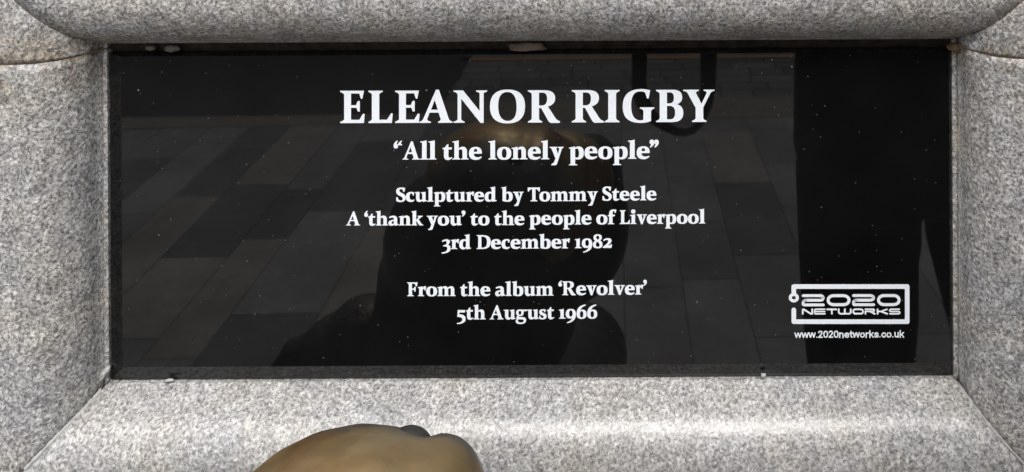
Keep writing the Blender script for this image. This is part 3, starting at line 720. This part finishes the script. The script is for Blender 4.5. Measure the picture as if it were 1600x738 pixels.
rd = sheet('road', -6.0, -.95, -6.5, -3.45, .005, MAT['asphalt']); tag(rd, kind='structure'); rd.rotation_euler.z = R(-1.0)

# ------------------------------------------------------------------ the photographer (seen mirrored in the plaque)
def skinned(name, verts, edges, radii, mat, parent, root=0, sub=2):
    me = bpy.data.meshes.new(name); me.from_pydata(verts, edges, [])
    o = bpy.data.objects.new(name, me); col.objects.link(o)
    sk = o.modifiers.new('skin', 'SKIN'); sk.use_smooth_shade = True
    for d, r in zip(me.skin_vertices[0].data, radii): d.radius = (r, r) if not isinstance(r, tuple) else r
    me.skin_vertices[0].data[root].use_root = True
    o.modifiers.new('sub', 'SUBSURF').levels = sub; o.modifiers['sub'].render_levels = sub
    dg = bpy.context.evaluated_depsgraph_get()
    res = bpy.data.meshes.new_from_object(o.evaluated_get(dg)); res.name = name
    bpy.data.objects.remove(o); bpy.data.meshes.remove(me)
    return link_mesh(name, res, mat, parent, True)
PX0, PY0 = .437, -.60
person = empty('person', (PX0, PY0, 0))
tag(person, 'photographer in dark jacket and trousers holding a camera out to one side', 'person')
P = lambda x, y, z: (PX0 + x, PY0 + y, z)
vs_, ed_, rd_ = [], [], []
def chain(pts, start=None):
    prev = start
    for (p, r) in pts:
        vs_.append(p); rd_.append(r); i = len(vs_) - 1
        if prev is not None: ed_.append((prev, i))
        prev = i
    return prev
pel = chain([(P(0, 0, .95), (.13, .10))])
ches = chain([(P(0, 0, 1.12), (.135, .10)), (P(0, 0, 1.30), (.155, .105)), (P(0, .0, 1.44), (.10, .08))], pel)
chain([(P(0, .01, 1.52), .055), (P(0, .02, 1.60), (.07, .085)), (P(0, .02, 1.68), (.078, .095)), (P(0, .01, 1.76), (.05, .06))], ches)
for s in (-1, 1):
    k = -.10 if s < 0 else .165
    chain([(P(.10 * s, 0, .85), .070), (P(k, .01, .50), .058), (P(k + .01 * s, -.01, .30), .050), (P(k + .02 * s, -.02, .09), .040), (P(k + .02 * s, .11, .035), .035), (P(k + .025 * s, .19, .025), .028)], pel)
sh_r = chain([(P(.19, 0, 1.41), .062), (P(.25, .03, 1.16), .045), (P(.12, .14, 1.30), .036), (P(-.02, .16, 1.40), .028)], ches)
sh_l = chain([(P(-.19, -.02, 1.41), .058), (P(-.28, -.16, 1.30), .044), (P(-.31, -.28, 1.42), .036), (P(-.325, -.33, 1.47), .028)], ches)
def hand(wr, base, dirs):
    palm = chain([((base[0], base[1], base[2]), (.036, .018))], wr)
    for (o1, l1, l2) in dirs:
        p = vs_[palm]
        chain([((p[0] + o1[0], p[1] + o1[1], p[2] + o1[2]), .0095), ((p[0] + o1[0] + l1[0], p[1] + o1[1] + l1[1], p[2] + o1[2] + l1[2]), .009), ((p[0] + o1[0] + l2[0], p[1] + o1[1] + l2[1], p[2] + o1[2] + l2[2]), .0075)], palm)
hand(sh_r, P(-.09, .17, 1.44), [((-.03, .01, .012 * k - .01), (-.03, .02, .004), (-.045, .035 - .004 * abs(k - 1), .004)) for k in range(4)] + [((.005, .02, .04), (-.02, .01, .02), (-.04, .01, .03))])
hand(sh_l, P(-.335, -.355, 1.50), [((.03, .01, .012 * k - .01), (.02, .02, .004), (.03, .035, .004)) for k in range(4)] + [((.0, .02, .04), (.015, .01, .02), (.03, .01, .03))])
skinned('body', vs_, ed_, rd_, MAT['skin'], person)
def loft(name, rings, mat, parent, n=28):
    v, f = [], []
    for (cx, cy, z, rx, ry) in rings:
        for i in range(n):
            a = 2 * math.pi * i / n
            v.append((PX0 + cx + rx * math.cos(a) * (1 + .03 * math.sin(5 * a + z * 9)), PY0 + cy + ry * math.sin(a), z))
    for j in range(len(rings) - 1):
        for i in range(n): f.append((j * n + i, j * n + (i + 1) % n, (j + 1) * n + (i + 1) % n, (j + 1) * n + i))
    o = from_pydata(name, v, f, mat, parent, True)
    return o
loft('jacket', [(0, 0, .90, .197, .15), (0, 0, .93, .202, .155), (0, 0, 1.05, .195, .15), (0, 0, 1.15, .19, .145), (0, 0, 1.28, .20, .145), (0, 0, 1.40, .195, .13), (0, .003, 1.46, .13, .10), (0, .005, 1.49, .085, .075), (0, .01, 1.53, .07, .07)], MAT['cloth'], person)
tr = [(P(0, 0, .92), (.19, .14, .08))]
for s, q1, q2, q3 in ((-1, -.100, -.100, -.098), (1, .108, .132, .165)):
    tr += limb(P(q1, 0, .89), P(q1, .01, .80), .10, .098, 4) + limb(P(q1, 0, .80), P(q2, .01, .68), .097, .093, 6) + limb(P(q2, .01, .68), P(q3, .01, .48), .093, .077, 6) + limb(P(q3, .01, .48), P(q3 + .02 * s, -.015, .12), .077, .068, 8)
blobs('trousers', tr, MAT['cloth'], person, .009, 3)
for pts in ([P(.19, 0, 1.41), P(.25, .03, 1.16), P(.12, .14, 1.30), P(.0, .158, 1.39)], [P(-.19, -.02, 1.41), P(-.28, -.16, 1.30), P(-.31, -.28, 1.42), P(-.322, -.32, 1.46)]):
    skinned('sleeve', pts, [(0, 1), (1, 2), (2, 3)], [.085, .066, .055, .046], MAT['cloth'], person)
bmh = bmesh.new(); bmesh.ops.create_icosphere(bmh, subdivisions=4, radius=1)
for v in list(bmh.verts):
    if v.co.y > .35 and v.co.z < .45 or v.co.z < -.55: bmh.verts.remove(v)
bmesh.ops.scale(bmh, vec=(.098, .118, .135), verts=bmh.verts); bmesh.ops.translate(bmh, vec=P(0, .005, 1.70), verts=bmh.verts)
from_bm('hair', bmh, MAT['hair'], person, True)
for (nm, c, r) in (('nose', (0, .118, 1.655), (.014, .022, .028)), ('eye', (-.034, .105, 1.682), (.014, .010, .008)), ('eye', (.034, .105, 1.682), (.014, .010, .008)), ('mouth', (0, .106, 1.615), (.026, .010, .008)), ('ear', (-.086, .01, 1.665), (.012, .022, .032)), ('ear', (.086, .01, 1.665), (.012, .022, .032))):
    fc = bmesh.new()
    v = bmesh.ops.create_icosphere(fc, subdivisions=2, radius=1)['verts']; bmesh.ops.scale(fc, vec=r, verts=v); bmesh.ops.translate(fc, vec=P(*c), verts=v)
    from_bm(nm, fc, MAT['skin'], person, True)

camera_thing = empty('camera', (.04, -.90, 1.5))
tag(camera_thing, 'black camera with a long hanging neck strap held by the photographer', 'camera')
cb = bmesh.new(); bmesh.ops.create_cube(cb, size=1); bmesh.ops.scale(cb, vec=(.135, .045, .085), verts=cb.verts)
bmesh.ops.bevel(cb, geom=cb.edges[:], offset=.010, segments=3, affect='EDGES'); bmesh.ops.translate(cb, vec=(.0, -.925, 1.50), verts=cb.verts)
pr_ = bmesh.ops.create_cube(cb, size=1)['verts']; bmesh.ops.scale(cb, vec=(.05, .04, .03), verts=pr_); bmesh.ops.translate(cb, vec=(0, -.925, 1.552), verts=pr_)
from_bm('camera_body', cb, MAT['plastic'], camera_thing)
lb = bmesh.new(); bmesh.ops.create_cone(lb, cap_ends=True, segments=32, radius1=.033, radius2=.031, depth=.045)
bmesh.ops.rotate(lb, cent=(0, 0, 0), matrix=Matrix.Rotation(R(90), 3, 'X'), verts=lb.verts); bmesh.ops.translate(lb, vec=(0, -.885, 1.50), verts=lb.verts)
from_bm('lens', lb, MAT['plastic'], camera_thing)
# the strap: a webbing loop, flat side towards the wall
SC = 1402.5 / (DIST + .90)
def sp_(u, v): return ((u - CX - 3) / SC, EYE - (v - CY) / SC)
pth = [(1056, -250), (1016, -120), (1004, 0), (1000, 82), (999, 135), (1003, 155), (1011, 173), (1024, 188), (1040, 199), (1056, 206), (1071, 208), (1083, 204), (1092, 196), (1098, 184), (1103, 168), (1107, 140), (1108, 82), (1106, 0), (1098, -120), (1066, -250)]
wid = [20, 20, 22, 24, 23, 23, 22, 20, 16, 12, 9, 10, 13, 16, 20, 23, 26, 24, 22, 20]
vs3, fs3 = [], []
for i, (u, v) in enumerate(pth):
    a = pth[max(0, i - 1)]; b = pth[min(len(pth) - 1, i + 1)]
    dx, dy = b[0] - a[0], b[1] - a[1]; L = math.hypot(dx, dy); nx, ny = -dy / L, dx / L
    for s in (-.5, .5):
        x, z = sp_(u + nx * wid[i] * s, v + ny * wid[i] * s); yy = -.90 - .012 * math.sin(i * 1.1) * (.5 if s > 0 else -.5)
        vs3.append((x, yy, z)); vs3.append((x, yy - .002, z))
for i in range(len(pth) - 1):
    a = i * 4; b = a + 4
    fs3 += [(a, a + 2, b + 2, b), (a + 1, b + 1, b + 3, a + 3), (a, b, b + 1, a + 1), (a + 2, a + 3, b + 3, b + 2)]
from_pydata('strap', vs3, fs3, MAT['strap'], camera_thing, False)
